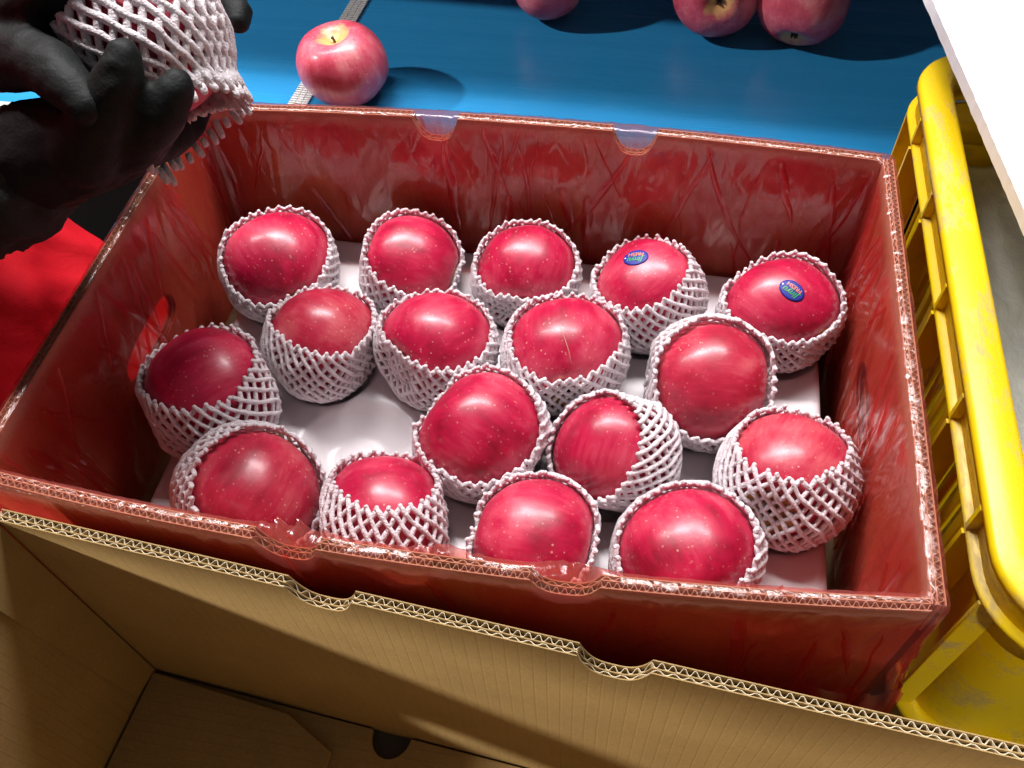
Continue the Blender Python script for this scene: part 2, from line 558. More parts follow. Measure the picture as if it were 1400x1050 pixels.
# ------------------------------------------------------------------ corrugated wall builder
def wall(name, parent, P, length, top, bottom, out, notches=(), hole=None, mat=M_KRAFT, thick=.0064,
         flip=False, flute_p=(.0062, .0040), big_out=False, n_rows=7, washb=0.0):
    """P(s, z, o): world point at distance s along the wall, height z, offset o outward.
       liners (two faces + middle sheet) with fluted paper between, cut by notches and an oval hole"""
    h = thick/2
    cols = set(np.linspace(0, length, max(3, int(length/.02))))
    def notch_top(s):
        for (c, w, d) in notches:
            u = (s-c)/(w/2)
            if abs(u) < 1:
                return top-d*min(1.0, (1-abs(u)**3.2)*1.0)
        return top
    for (c, w, d) in notches:
        for u in np.linspace(-1, 1, 26):
            cols.add(c+u*w/2)
        cols.add(c-w/2-.0002); cols.add(c+w/2+.0002)
    if hole:
        hc, hz, hw, hh = hole
        for u in np.linspace(-1, 1, 32):
            cols.add(hc+math.sin(u*math.pi/2)*hw/2)
    cols = sorted(c for c in cols if 0 <= c <= length)
    def span(s):
        t = notch_top(s)
        if hole and abs(s-hc) < hw/2-1e-6:
            e = (hh/2)*(1-abs((s-hc)/(hw/2))**3)**(1/3.)
            return [(bottom, hz-e), (hz+e, t)]
        if hole and abs(abs(s-hc)-hw/2) <= 1e-6:
            return [(bottom, hz), (hz, t)]
        return [(bottom, t)]
    def liner(o0, o1):
        mb = MB()
        uvs = []
        for i in range(len(cols)-1):
            a, b = cols[i], cols[i+1]
            sa, sb = span(a), span(b)
            if len(sa) != len(sb):
                if len(sa) == 1:
                    sa = [(bottom, hz), (hz, sa[0][1])]
                else:
                    sb = [(bottom, hz), (hz, sb[0][1])]
            for (za, zb), (zc, zd) in zip(sa, sb):
                rows = n_rows if zb-za > .05 else 3
                for r in range(rows):
                    f0, f1 = r/rows, (r+1)/rows
                    q = [(a, za+(zb-za)*f0), (b, zc+(zd-zc)*f0), (b, zc+(zd-zc)*f1), (a, za+(zb-za)*f1)]
                    for oo, order in ((o0, (0, 1, 2, 3)), (o1, (3, 2, 1, 0))):
                        mb.add([P(q[k][0], q[k][1], oo) for k in order], [(0, 1, 2, 3)])
                        uvs += [q[k] for k in order]
                for (z1, z2) in ((zb, zd), (za, zc)):
                    mb.add([P(a, z1, o0), P(b, z2, o0), P(b, z2, o1), P(a, z1, o1)], [(0, 1, 2, 3)])
                    uvs += [(a, z1), (b, z2), (b, z2), (a, z1)]
        return mb, uvs
    mb = MB(); uvs = []
    tl = .00055
    for o0, o1 in ((-h, -h+tl), (h-tl, h), ((-.0008 if not big_out else .0003), (-.0003 if not big_out else .0008))):
        l, u = liner(o0, o1)
        mb.add(l.v, l.f)
        uvs += u
    ob = mb.build(name, mat, parent, smooth=False)
    uvl = ob.data.uv_layers.new(name='UVMap')
    uvl.data.foreach_set('uv', [c for p in uvs for c in p])
    # merge so that smooth shading works on the bowed faces
    # corrugated medium
    fm = MB()
    mid_o = -.00055 if not big_out else .00055
    layers = [(-h+tl, mid_o-.00025, flute_p[0] if not big_out else flute_p[1]), (mid_o+.00025, h-tl, flute_p[1] if not big_out else flute_p[0])]
    for (oa, ob_, per) in layers:
        n = int(length/per*8)
        c0 = (oa+ob_)/2
        am = (ob_-oa)/2-.00022
        prev = None
        rnd = random.random()*6
        for i in range(n+1):
            s = length*i/n
            t = span(s)[-1][1]-.0004
            w = math.sin(2*math.pi*s/per+rnd+.5*math.sin(s*90))
            w = max(-1, min(1, w*1.25))
            oo = c0+am*w
            cur = [P(s, t, oo-.00021), P(s, t, oo+.00021), P(s, t-.03, oo+.00021), P(s, t-.03, oo-.00021)]
            if prev:
                fm.add(prev+cur, [(0, 1, 5, 4), (1, 2, 6, 5), (3, 0, 4, 7)])
            prev = cur
    fo = fm.build('corrugation', M_PAPER, ob)
    return ob

# ------------------------------------------------------------------ the red-lined apple carton
HX, HY = .2410, .1545
def bow(p):
    x, y, z = p
    zf = max(0., min(1.15, (z+.23)/.23))
    b = (.0115 if y > 0 else .0135)*max(0., 1-(x/HX)**2)*(abs(y)/HY)*zf
    return Vector((x, y+math.copysign(b, y), z))

box = empty('apple_carton', (0, 0, TZ+.001))
tag(box, 'open corrugated carton lined with red film, filled with netted apples', 'carton')
bi = Matrix.Translation((0, 0, -TZ-.001))
HB = TZ+.001
H2 = .0035
def Pb(s, z, o): return bi @ bow(Vector((-HX+H2+s, HY+o, z)))
def Pf(s, z, o): return bi @ bow(Vector((-HX+H2+s, -HY-o, z)))
def Pl(s, z, o): return bi @ Vector((-HX-o, -HY+s, z))
def Pr(s, z, o): return bi @ Vector((HX+o, -HY+s, z))
LX, LY = 2*(HX-H2), 2*HY
x2s = lambda x: x+HX-H2
wall('wall', box, Pb, LX, 0, HB, 1, [(x2s(-.064), .033, .019), (x2s(.0765), .031, .018)], mat=M_KRAFT2)
wall('wall', box, Pf, LX, 0, HB, 1, [(x2s(-.064), .033, .018), (x2s(.0735), .033, .014)], mat=M_KRAFT2)
wall('wall', box, Pl, LY, 0, HB, 1, hole=(HY+.002, -.079, .074, .028), mat=M_KRAFT2)
wall('wall', box, Pr, LY, 0, HB, 1, hole=(HY+.007, -.079, .074, .028), mat=M_KRAFT2)
m = MB(); m.box(-HX+.004, HX-.004, -HY+.004, HY-.004, HB, HB+.006)
sub(m, bi).build('bottom_panel', M_KRAFT2, box)

# film liner: inside, over the rim and down the outside
def ring(o, rc, n_side=(240, 150), n_c=14):
    """closed loop of (x, y, nx, ny, s) round the walls at offset o"""
    hx, hy = HX+o, HY+o
    pts = []
    s = 0
    cs = [(hx-rc, hy-rc, 0), (-(hx-rc), hy-rc, 90), (-(hx-rc), -(hy-rc), 180), (hx-rc, -(hy-rc), 270)]
    for k, (cx, cy, a0) in enumerate(cs):
        for i in range(n_c):
            a = math.radians(a0+90*i/n_c)
            pts.append((cx+rc*math.cos(a), cy+rc*math.sin(a), math.cos(a), math.sin(a)))
        nx_, ny_, _ = cs[(k+1) % 4]
        a = math.radians(a0+90)
        p0 = Vector((cx+rc*math.cos(a), cy+rc*math.sin(a)))
        p1 = Vector((nx_+rc*math.cos(a), ny_+rc*math.sin(a)))
        ns = n_side[k % 2]
        for i in range(ns):
            q = p0.lerp(p1, i/ns)
            pts.append((q.x, q.y, math.cos(a), math.sin(a)))
    return pts
def rid(x, y, z):
    return max(0., 1-abs(noise.noise(Vector((x, y, z))))*3.2)
prof = []                      # (offset, z, corner radius, wrinkle amplitude, direction, rim flag)
for i in range(46):
    f = i/45
    z = -.150+f*(.150-.003)
    prof.append((-(H2+.0016), z, .016-.010*f, .0034*(1-f)**.5*min(1, .25+f*3)+.0006, -1, max(0, (f-.965)/.035)))
prof += [(-(H2+.0014), -.0012, .005, .0006, -1, 1), (-(H2+.0006), .0004, .0045, .0006, -1, 1), (-.0016, .0011, .005, .0005, 0, 1),
         (.0016, .0011, .0055, .0005, 0, 1), (H2+.0006, .0004, .006, .0006, 1, 1), (H2+.0014, -.0012, .006, .0007, 1, 1)]
for i in range(34):
    f = i/33
    prof.append((H2+.0016+.002*f, -.003-f*.135, .007+.004*f, .0010+.0050*f, 1, max(0, 1-f*14)))
V, F, UVv, RIM = [], [], [], []
dist = 0
nring = None
for j, (o_, z, rc, amp, dr, rm) in enumerate(prof):
    R_ = ring(o_, rc)
    nring = len(R_)
    if j:
        dist += math.hypot(o_-prof[j-1][0], z-prof[j-1][1])
    s = 0
    for i, (x, y, nx_, ny_) in enumerate(R_):
        if i:
            s += math.hypot(x-R_[i-1][0], y-R_[i-1][1])
        sn = i/nring*1.58
        v = dist
        w = .34*rid(sn*34+v*14, v*5, 1.3)**1.5+.26*rid(sn*26-v*12, v*6, 7.7)**1.5+.22*rid(sn*75+v*8, v*4, 5.1)**2+.30*abs(noise.noise(Vector((sn*12, v*11, 4))))*2
        w += .16*rid(sn*120+v*40, v*30, 2.2)
        if rm > .5:
            w = .8*rid(sn*130, v*260, 3.1)+.6*abs(noise.noise(Vector((sn*60, v*90, 9))))*2
        d = amp*w
        zz = z
        oo = 0
        if dr > 0 and rm < .5:
            # loose, gathered tail of the bag at the front right corner
            tail = math.exp(-(((x-.20)/.075)**2))*(1 if y < -.1 else 0)
            f = (-z)/.138
            oo = tail*max(0, f-.45)**1.3*.030*(.85+.3*rid(sn*70, v*6, 5.5))
            zz -= tail*max(0, f-.3)*.012
        if dr == 0 or rm > .8:
            zz += d*.9
            p = Vector((x, y, zz))+Vector((nx_, ny_, 0))*(dr*d*.5)
        else:
            p = Vector((x, y, zz))+Vector((nx_, ny_, 0))*(dr*d+oo)
        # crumpled film standing up over the front notches
        if rm > .3 and y < 0:
            for xc, hgt in ((-.060, .015), (.016, .010), (.075, .008)):
                g = math.exp(-((x-xc)/.015)**2)
                p.z += g*hgt*(.3+.9*rid(sn*90, v*60, 6.1))
        V.append(bow(p))
        UVv.append((sn, v))
        RIM.append(rm)
for j in range(len(prof)-1):
    for i in range(nring):
        i2 = (i+1) % nring
        F.append((j*nring+i, j*nring+i2, (j+1)*nring+i2, (j+1)*nring+i))
# pleats: narrow doubled folds lying on the film, running down from the rim
def film_pt(fi, fj, lift_):
    i0 = int(math.floor(fi)); j0 = max(0, min(len(prof)-2, int(math.floor(fj))))
    a, b = fi-i0, fj-j0
    g = lambda jj, ii: V[jj*nring+ii % nring]
    p = g(j0, i0).lerp(g(j0, i0+1), a).lerp(g(j0+1, i0).lerp(g(j0+1, i0+1), a), b)
    du = g(j0, i0+1)-g(j0, i0); dv = g(j0+1, i0)-g(j0, i0)
    n_ = du.cross(dv).normalized()
    c_ = Vector((0, 0, p.z))
    sgn = -1 if j0 < 48 else 1
    if n_.dot(Vector((p.x, p.y*1.4, 0)))*sgn < 0:
        n_ = -n_
    return p+n_*lift_
rp = random.Random(12)
NB = len(V)
for q in range(160):
    inside = q < 120
    fi = rp.random()*nring
    if inside:
        j_a = 45-rp.random()*6 if rp.random() < .7 else 20+rp.random()*20
        ln = 12+rp.random()*28
        dj = -1
    else:
        j_a = 53+rp.random()*8
        ln = 10+rp.random()*22
        dj = 1
    slant = (rp.random()-.5)*1.5
    wid = (1.1+rp.random()**2*4.5)
    bend = (rp.random()-.5)*.03
    n = 22
    cols_ = []
    for k in range(n+1):
        f = k/n
        fj = j_a+dj*ln*f
        if (inside and not 0 < fj < 46) or (not inside and not 52 < fj < len(prof)-1):
            break
        ci_ = fi+slant*ln*f+bend*(ln*f)**2+1.2*noise.noise(Vector((f*4, q*1.3, 0)))
        w_ = wid*(math.sin(math.pi*min(1, f*.92+.08))**.7)*(1.1-.6*f)
        cols_.append([(ci_-w_/2, fj, .0004), (ci_-w_/4, fj, .0013), (ci_, fj, .0017+.0007*noise.noise(Vector((f*7, q, 3)))), (ci_+w_/3, fj, .0012), (ci_+w_/2, fj, .0004)])
    for k in range(len(cols_)-1):
        base = len(V)
        if k == 0:
            for c in cols_[0]:
                V.append(film_pt(*c)); UVv.append((c[0]/nring*1.58, c[1]*.0033)); RIM.append(0)
            prev0 = base
            base = len(V)
        for c in cols_[k+1]:
            V.append(film_pt(*c)); UVv.append((c[0]/nring*1.58, c[1]*.0033)); RIM.append(0)
        for c in range(4):
            F.append((prev0+c, prev0+c+1, base+c+1, base+c))
        prev0 = base
# gathered bunch of spare film hanging outside the near right corner
gb = len(V)
gu, gv = 90, 26
for j in range(gv+1):
    v_ = j/gv
    for i in range(gu+1):
        u_ = i/gu
        x0_ = .085+.166*u_
        x = x0_*(1-v_)+(.196+.014*(u_-.5))*v_
        pl_ = math.sin(u_*50+3*noise.noise(Vector((u_*5, v_*1.5, 2))))
        y = -.1655-.004*v_-.018*math.sin(math.pi*min(1, v_*1.1))**.8-.0042*pl_*(.25+.75*math.sin(math.pi*min(1, v_+.1)))
        z = -.088-.030*(1-(2*u_-1)**2)*(1-v_)*.3-.105*v_+.002*noise.noise(Vector((u_*9, v_*4, 6)))
        V.append(Vector((x, y, z))); UVv.append((.2+u_*.12, v_*.1)); RIM.append(0)
for j in range(gv):
    for i in range(gu):
        a = gb+j*(gu+1)+i
        F.append((a, a+1, a+gu+2, a+gu+1))
film = mesh('bag_liner', V, F, M_FILM)
film.data.update()
uvl = film.data.uv_layers.new(name='UVMap')
li = np.zeros(len(film.data.loops), dtype=np.int32)
film.data.loops.foreach_get('vertex_index', li)
UA = np.array(UVv)[li]
# the closing column must not run backwards in uv
per = UA.reshape(-1, 4, 2)
wrapm = (per[:, :, 0].max(1)-per[:, :, 0].min(1)) > .5
for k in np.where(wrapm)[0]:
    for c in range(4):
        if per[k, c, 0] < .5:
            per[k, c, 0] += 1.58
uvl.data.foreach_set('uv', per.reshape(-1))
at = film.data.attributes.new('rim', 'FLOAT', 'POINT')
at.data.foreach_set('value', RIM)
tag(film, 'crinkled see-through red plastic bag lining the apple carton and folded over its rim', 'plastic bag')

# ------------------------------------------------------------------ apples
NETTED = {  # centre, envelope radius, opening direction seen in the picture (right, up), opening half angle
 'A1': (-.1743, .0861, -.0862, .0436, -0.18, 0.56, 65), 'A2': (-.0780, .1020, -.0900, .0400, 0.08, 0.56, 65),
 'A3': (.0082, .1055, -.0903, .0397, -0.06, 0.6, 62), 'A4': (.0973, .0953, -.0888, .0413, -0.2, 0.68, 59),
 'A5': (.1898, .0896, -.0882, .0419, 0.06, 0.5, 63), 'B1': (-.1827, -.0360, -.0834, .0464, -0.3, 0.66, 59),
 'B2': (-.1233, .0230, -.0895, .0406, -0.03, 0.69, 61), 'B3': (-.0412, .0278, -.0883, .0418, -0.02, 0.62, 63),
 'B4': (.0472, .0316, -.0870, .0429, 0, 0.69, 60), 'B5': (.1426, .0222, -.0863, .0435, 0.14, 0.16, 61),
 'C1': (.0041, -.0401, -.0869, .0430, -0.15, 0.5, 65), 'C2': (.0880, -.0380, -.0895, .0408, -0.55, 0.1, 54),
 'C3': (.1922, -.0444, -.0876, .0425, 0.18, 0.78, 50), 'D1': (-.1278, -.1052, -.0845, .0455, 0.14, 0.22, 57),
 'D2': (-.0423, -.1092, -.0868, .0432, -.02, .82, 48), 'D3': (.0477, -.1088, -.0887, .0414, 0, 0.36, 66),
 'D4': (.1351, -.1041, -.0863, .0434, -0.06, 0.4, 60)}
LAB = {
 'A1': 'netted red apple in the far left corner of the carton', 'A2': 'netted deep red apple against the far wall, second from the left corner',
 'A3': 'smaller netted red apple in the middle of the far row', 'A4': 'netted apple with a blue oval sticker, fourth in the far row',
 'A5': 'netted speckled apple with a blue sticker in the far right corner', 'B1': 'netted apple touching the left wall beside its hand hole',
 'B2': 'netted pinkish red apple just behind the empty tray cup', 'B3': 'netted wide oval apple in the second row, just left of centre',
 'B4': 'netted dark red apple with a thin pale scratch line', 'B5': 'netted dull red speckled apple between the sticker apples and right wall',
 'C1': 'netted tall oval apple in the centre of the carton', 'C2': 'netted bright apple covered on its right by net, right of centre',
 'C3': 'netted apple against the right wall, mostly hidden in its net', 'D1': 'large netted apple in the near left corner of the carton',
 'D2': 'netted apple at the near wall sunk deep in an upright net', 'D3': 'netted apple at the near wall, third from the left corner',
 'D4': 'netted apple at the near wall, nearest the right corner'}
NLAB = {
 'A1': 'white foam net round the apple in the far left corner', 'A2': 'white foam net round the second apple of the far row',
 'A3': 'white foam net round the middle apple of the far row', 'A4': 'white foam net under the sticker apple fourth in the far row',
 'A5': 'white foam net round the sticker apple in the far right corner', 'B1': 'white foam net round the apple touching the left wall',
 'B2': 'white foam net round the apple behind the empty tray cup', 'B3': 'white foam net round the wide oval apple just left of centre',
 'B4': 'white foam net round the dark apple with the scratch line', 'B5': 'thick rimmed foam net round the dull speckled apple',
 'C1': 'white foam net round the tall oval apple in the centre', 'C2': 'white foam net pulled over the right side of an apple',
 'C3': 'tall white foam net of the apple against the right wall', 'D1': 'thick rimmed foam net of the large near left apple',
 'D2': 'upright white foam net standing at the near wall', 'D3': 'foam net round the third apple along the near wall',
 'D4': 'foam net round the apple nearest the near right corner'}

def apple_mesh(R, seed, tall=.90, lop=.03, nu=72, nv=44):
    rnd = random.Random(seed)
    ph = rnd.random()*6.28
    ax, ay = (rnd.random()-.5)*.10, (rnd.random()-.5)*.10
    V, F = [], []
    for j in range(nv+1):
        th = math.pi*j/nv
        for i in range(nu):
            a = 2*math.pi*i/nu
            r = math.sin(th)*(1+.06*math.cos(th))
            r *= 1+.022*math.cos(5*a+ph)*max(0, -math.cos(th))+lop*math.cos(2*a+ph*2)*.6
            # broad shoulders
            r *= 1+.022*math.sin(th)*math.sin(2*th)**2
            z = tall*math.cos(th)-.33*math.exp(-(th/.34)**2)+.24*math.exp(-((math.pi-th)/.30)**2)
            n = noise.noise(Vector((math.cos(a)*math.sin(th)*1.3+seed*3.1, math.sin(a)*math.sin(th)*1.3, math.cos(th)*1.3)))
            k = R*(1+.035*n)
            x, y = r*math.cos(a)*k, r*math.sin(a)*k
            V.append((x+z*k*ax*.6, y+z*k*ay*.6, z*k+(x*ax+y*ay)*.8))
    for j in range(nv):
        for i in range(nu):
            F.append((j*nu+i, (j+1)*nu+i, (j+1)*nu+(i+1) % nu, j*nu+(i+1) % nu))
    return V, F

def make_apple(c, R, axis, mat, seed, label, group=None, tall=.90, stem=True):
    V, F = apple_mesh(R, seed, tall)
    me = bpy.data.meshes.new('apple')
    me.from_pydata(V, [], F)
    o = link('apple', me, mat)
    q = Vector(axis).normalized().to_track_quat('Z', 'Y')
    o.matrix_world = Matrix.Translation(c) @ q.to_matrix().to_4x4() @ Matrix.Rotation(random.Random(seed).random()*6.28, 4, 'Z')
    tag(o, label, 'apple', group)
    if stem:
        mb = MB()
        z0 = R*(tall-.33)
        rr = random.Random(seed+5)
        bx_, by_ = (rr.random()-.5)*.004, (rr.random()-.5)*.004
        mb.tube([(0, 0, z0-.002), (bx_*.3, by_*.3, z0+.003), (bx_*.7, by_*.7, z0+.0050)], [.0013, .0011, .0016], 8)
        mb.build('stem', M_STEM, o, True)
    mb = MB()
    z0 = -R*(tall-.24)
    for q in range(5):
        a = q*1.2566+seed
        mb.tube([(0, 0, z0+.002), (.0022*math.cos(a), .0022*math.sin(a), z0-.0015), (.0030*math.cos(a+.3), .0030*math.sin(a+.3), z0-.005)], [.0016, .0014, .0005], 6)
    mb.build('calyx', M_CALYX, o, True)
    mw = o.matrix_world
    bv = BVHTree.FromPolygons([mw @ Vector(p) for p in V], F)
    return o, bv

def surf(bv, c, d, R):
    h = bv.ray_cast(c, d)
    return h[3] if h[0] is not None else R

def make_net(c, R, n, a0, bv, seed, label, N=32, kap=.88, rad=.00148, group='foam nets round the apples in the carton', length=1.75, lift=.0014, wob=.10, upright=0.):
    rnd = random.Random(seed*7+1)
    n = Vector(n).normalized()
    e1 = n.orthogonal().normalized()
    e2 = n.cross(e1)
    p1, p2 = rnd.random()*6.28, rnd.random()*6.28
    a0 = math.radians(a0)
    def rim(ph):
        return a0+wob*math.sin(ph+p1)+.6*wob*math.sin(2*ph+p2)+.05*noise.noise(Vector((math.cos(ph)*2.2, math.sin(ph)*2.2, seed)))
    cache = {}
    def radius(al, ph):
        d = n*math.cos(al)+(e1*math.cos(ph)+e2*math.sin(ph))*math.sin(al)
        h = surf(bv, c, d, R)
        h = max(h, R*.84)
        if upright and al < 1.4:
            h = max(h, upright*R/math.sin(max(al, .35)))
        return h, d
    mb = MB()
    steps = 34
    jit = [(rnd.random()-.5)*.10 for _ in range(N)]
    flare = [.6+rnd.random()*.8 for _ in range(N)]
    for k in range(N):
        for sg in (1, -1):
            ph0 = 2*math.pi*k/N+jit[k]*.6
            pts, rr = [], []
            for i in range(steps+1):
                t = length*i/steps
                # strands leave the rim knot and cross their neighbours
                tt = t
                ph = 2*math.pi*k/N+jit[k]*.6*math.exp(-t*4)+sg*kap*(tt**.97)
                ph += .05*noise.noise(Vector((k*1.7+sg*40, t*4, seed)))
                r0 = rim(2*math.pi*k/N+sg*kap*tt)
                al = min(2.85, r0-.035+t)
                h, d = radius(al, ph)
                lf = lift*.62+.0015*flare[k]*math.exp(-t/.12)+.0011*noise.noise(Vector((math.cos(ph)*3, math.sin(ph)*3, al*3+seed)))
                # the two families lie over and under each other at the crossings
                lf += sg*.00035
                P = c+d*(h+rad+lf)
                if P.z < c.z-R*.985:
                    P.z = c.z-R*.985
                pts.append(P)
                q = rad*(1+.22*noise.noise(Vector((P.x*420, P.y*420, P.z*420)))+.12*math.sin(t*2*kap*N/2))
                if i == 0:
                    q *= .8
                rr.append(q)
            mb.tube(pts, rr, 7)
    # small foam knots where strands meet at the cut edge
    for k in range(N):
        ph = 2*math.pi*k/N+jit[k]*.6
        al = rim(2*math.pi*k/N)-.035
        h, d = radius(al, ph)
        P = c+d*(h+rad+lift*.62+.0018*flare[k])
        h2, d2 = radius(al-.018-.030*rnd.random(), ph+(rnd.random()-.5)*.06)
        P2 = c+d2*(h2+rad+lift*.7+.0024*flare[k])
        mb.tube([P+(P-P2)*.8, P, P.lerp(P2, .7), P2], [rad*.8, rad*1.0, rad*.9, rad*.6], 7)
    o = mb.build('foam_net', M_NET, None, True)
    tag(o, label, 'foam net', group)
    return o

AXES = {}
rs = random.Random(3)
fixed_axis = {'C2': (-.25, -.85, -.05), 'B3': (-.66, -.34, .42), 'D2': (1, .1, 0), 'C1': (-.8, .5, -.1)}
mats = {'A1': M_APPLE, 'A2': M_APPLE, 'B5': M_APPLE_B, 'B2': M_APPLE_B, 'D1': M_APPLE_B, 'C3': M_APPLE_B}
BVS = {}
for i, (k, (x, y, z, r, nx_, ny_, a0)) in enumerate(NETTED.items()):
    c = Vector((x, y, z))
    tow = Vector(CAM)-c
    tow.normalize()
    rt = Vector(RT); rt = (rt-tow*rt.dot(tow)).normalized()
    up = tow.cross(rt)
    nz = math.sqrt(max(.05, 1-nx_*nx_-ny_*ny_))
    n = rt*nx_+up*ny_+tow*nz
    if k in fixed_axis:
        ax = rt*fixed_axis[k][0]+up*fixed_axis[k][1]+tow*fixed_axis[k][2]
    else:
        a = rs.random()*6.28
        e1 = n.orthogonal().normalized(); e2 = n.cross(e1)
        ax = (e1*math.cos(a)+e2*math.sin(a))-n*.03
    R = r*.925
    ob, bv = make_apple(c, R, ax, mats.get(k, M_APPLE), 11+i*3, LAB[k], 'netted apples in the carton', tall=.96+rs.random()*.05)
    BVS[k] = (ob, bv, c, R)
    kw = {}
    if k in ('B5', 'D1'):
        kw = dict(lift=.0030, wob=.05)
    if k == 'C3':
        kw = dict(N=30, kap=.85, wob=.05)
    if k == 'D2':
        kw = dict(N=30, kap=.80, wob=.03)
    make_net(c, R, n, a0, bv, 20+i, NLAB[k], **kw)

# pale scratch across one apple
ob, bv, c, R = BVS['B4']
iv = ob.matrix_world.inverted()
pts = []
for k in range(15):
    f = k/14
    h_, n_, _, _ = bv.ray_cast(Vector(CAM), pixray(765+16*f+2.5*math.sin(f*3), 447+52*f))
    if h_ is not None:
        pts.append(iv @ (h_+(Vector(CAM)-h_).normalized()*.0001))
mb = MB()
mb.tube(pts, [.00012+.00022*math.sin(math.pi*(i+.5)/len(pts)) for i in range(len(pts))], 6)
mb.build('scratch', M_SCRATCH, ob, True)

# stickers
def sticker(key, px, py, dirx, diry, label):
    ob, bv, c, R = BVS[key]
    o = Vector(CAM)
    hit, nrm, _, _ = bv.ray_cast(o, pixray(px, py))
    nrm = nrm.normalized()
    if nrm.dot(o-hit) < 0:
        nrm = -nrm
    xd = img_dir(dirx, diry)
    xd = (xd-nrm*xd.dot(nrm)).normalized()
    yd = nrm.cross(xd)
    def proj(u, v, h):
        q = hit+xd*u+yd*v+nrm*.02
        p, nn, _, _ = bv.ray_cast(q, -nrm)
        if p is None:
            p = hit+xd*u+yd*v
        return p+nrm*h
    inv_ = ob.matrix_world.inverted()
    V, F = [inv_ @ proj(0, 0, .0005)], []
    rings, n = 6, 40
    for j in range(1, rings+1):
        for i in range(n):
            a = 2*math.pi*i/n
            f = j/rings
            V.append(inv_ @ proj(.0089*f*math.cos(a), .0066*f*math.sin(a), .0005))
    for i in range(n):
        F.append((0, 1+i, 1+(i+1) % n))
        V.append(inv_ @ proj(.0089*math.cos(2*math.pi*i/n), .0066*math.sin(2*math.pi*i/n), -.0001))
    for j in range(rings):
        for i in range(n):
            a, b = 1+j*n+i, 1+j*n+(i+1) % n
            F.append((a, a+n, b+n, b))
    st = mesh('sticker', V, F, M_BLUEL, ob)
    st['label'] = label
    for txt, mat, v0, size, shear in (('Jinyu', M_GREEN, .0003, .0058, .25), ('FRESH', M_ORANGE, -.0038, .0040, 0)):
        cu = bpy.data.curves.new('text', 'FONT')
        cu.body = txt
        cu.size = size
        cu.align_x = 'CENTER'
        cu.shear = shear
        cu.offset = .00007
        to = bpy.data.objects.new('text', cu)
        COL.objects.link(to)
        bpy.context.view_layer.update()
        me = bpy.data.meshes.new_from_object(to.evaluated_get(bpy.context.evaluated_depsgraph_get()))
        bpy.data.objects.remove(to)
        for vt in me.vertices:
            vt.co = inv_ @ proj(vt.co.x, vt.co.y+v0, .00075)
        link('lettering', me, mat, st, False)
    mb = MB()
    nn = 10
    mb.add([inv_ @ proj(.0074+.0006*math.cos(6.283*i/nn), .0006*math.sin(6.283*i/nn), .00075) for i in range(nn)], [tuple(range(nn))])
    mb.build('registered_mark', M_WHITEP, st)
sticker('A4', 869, 352, -.96, .25, 'blue oval sticker with green and orange lettering')
sticker('A5', 1083, 397, -.75, .66, 'blue oval sticker with green and orange lettering')

# ------------------------------------------------------------------ white cup tray under the apples
CUPS = [(v[0], v[1]) for v in NETTED.values()]+[(-.085, -.045), (.224, .022), (-.212, .030)]
CUPS = CUPS[:-2]
TX0, TX1, TY0, TY1 = -.2115, .2235, -.149, .151
nx, ny = 220, 150
V, F = [], []
for j in range(ny+1):
    for i in range(nx+1):
        x = TX0+(TX1-TX0)*i/nx
        y = TY0+(TY1-TY0)*j/ny
        z = -.1155
        for kx, (cx, cy) in enumerate(CUPS):
            d = math.hypot(x-cx, y-cy)
            rr = .040 if kx == 17 else .036
            if d < rr:
                f = 1-(d/rr)**2
                z = min(z, -.1155-(.0165)*min(1, f*1.35)**.85)
        e = min(x-TX0, TX1-x, y-TY0, TY1-y)
        if e < .006:
            z -= .004*(1-e/.006)**2
        z += .0008*noise.noise(Vector((x*30, y*30, 2)))
        V.append((x, y, z))
for j in range(ny):
    for i in range(nx):
        a = j*(nx+1)+i
        F.append((a, a+1, a+nx+2, a+nx+1))
edge = [i for i in range(nx+1)]+[j*(nx+1)+nx for j in range(1, ny+1)]+[ny*(nx+1)+i for i in range(nx-1, -1, -1)]+[j*(nx+1) for j in range(ny-1, 0, -1)]
b0 = len(V)
for e in edge:
    V.append((V[e][0], V[e][1], -.150))
for k in range(len(edge)):
    k2 = (k+1) % len(edge)
    F.append((edge[k2], edge[k], b0+k, b0+k2))
F.append(tuple(b0+k for k in range(len(edge)-1, -1, -1)))
tray = mesh('apple_tray', V, F, M_TRAY)
sm = tray.modifiers.new('smooth', 'SMOOTH'); sm.iterations = 4; sm.factor = .5
tag(tray, 'white moulded foam tray with cups under the apples in the carton', 'tray')
# the lower layer the tray stands on
m = MB(); m.box(-.205, .217, -.140, .142, HB+.0065, -.1505)
lo = m.build('packing_board', M_TRAY)
tag(lo, 'white packing layer under the cup tray inside the carton', 'packing')

# ------------------------------------------------------------------ loose apples on the belt
def belt_apple(px, py, R, axis_img, label, mat, seed, tall=.92):
    d = pixray(px, py)
    t = (BZ+R*.93-CAM[2])/d.z
    c = Vector(CAM)+d*t
    ax = img_dir(axis_img[0], axis_img[1])-pixray(px, py)*axis_img[2]
    ob, bv = make_apple(c, R, ax, mat, seed, label, 'loose apples on the blue belt', tall)
    zmin = min((ob.matrix_world @ v.co).z for v in ob.data.vertices)
    ob.location.z += BZ+.0003-zmin
    return ob
belt_apple(468, 83, .0415, (-.22, .62, .62), 'loose pink apple with a golden stem hollow beside the belt lacing', M_APPLE_P, 101, .90)
belt_apple(748, -30, .0415, (.95, .2, .0), 'loose pink apple cut by the top edge of the picture, middle one', M_APPLE_P, 104)
belt_apple(981, -6, .0410, (-.05, .30, -.95), 'loose apple on the belt turning its dark calyx hollow to the viewer', M_APPLE_P, 107)
belt_apple(1097, 6, .0412, (.25, .95, .10), 'loose rose apple on the belt, rightmost of the loose ones', M_APPLE_P, 110)

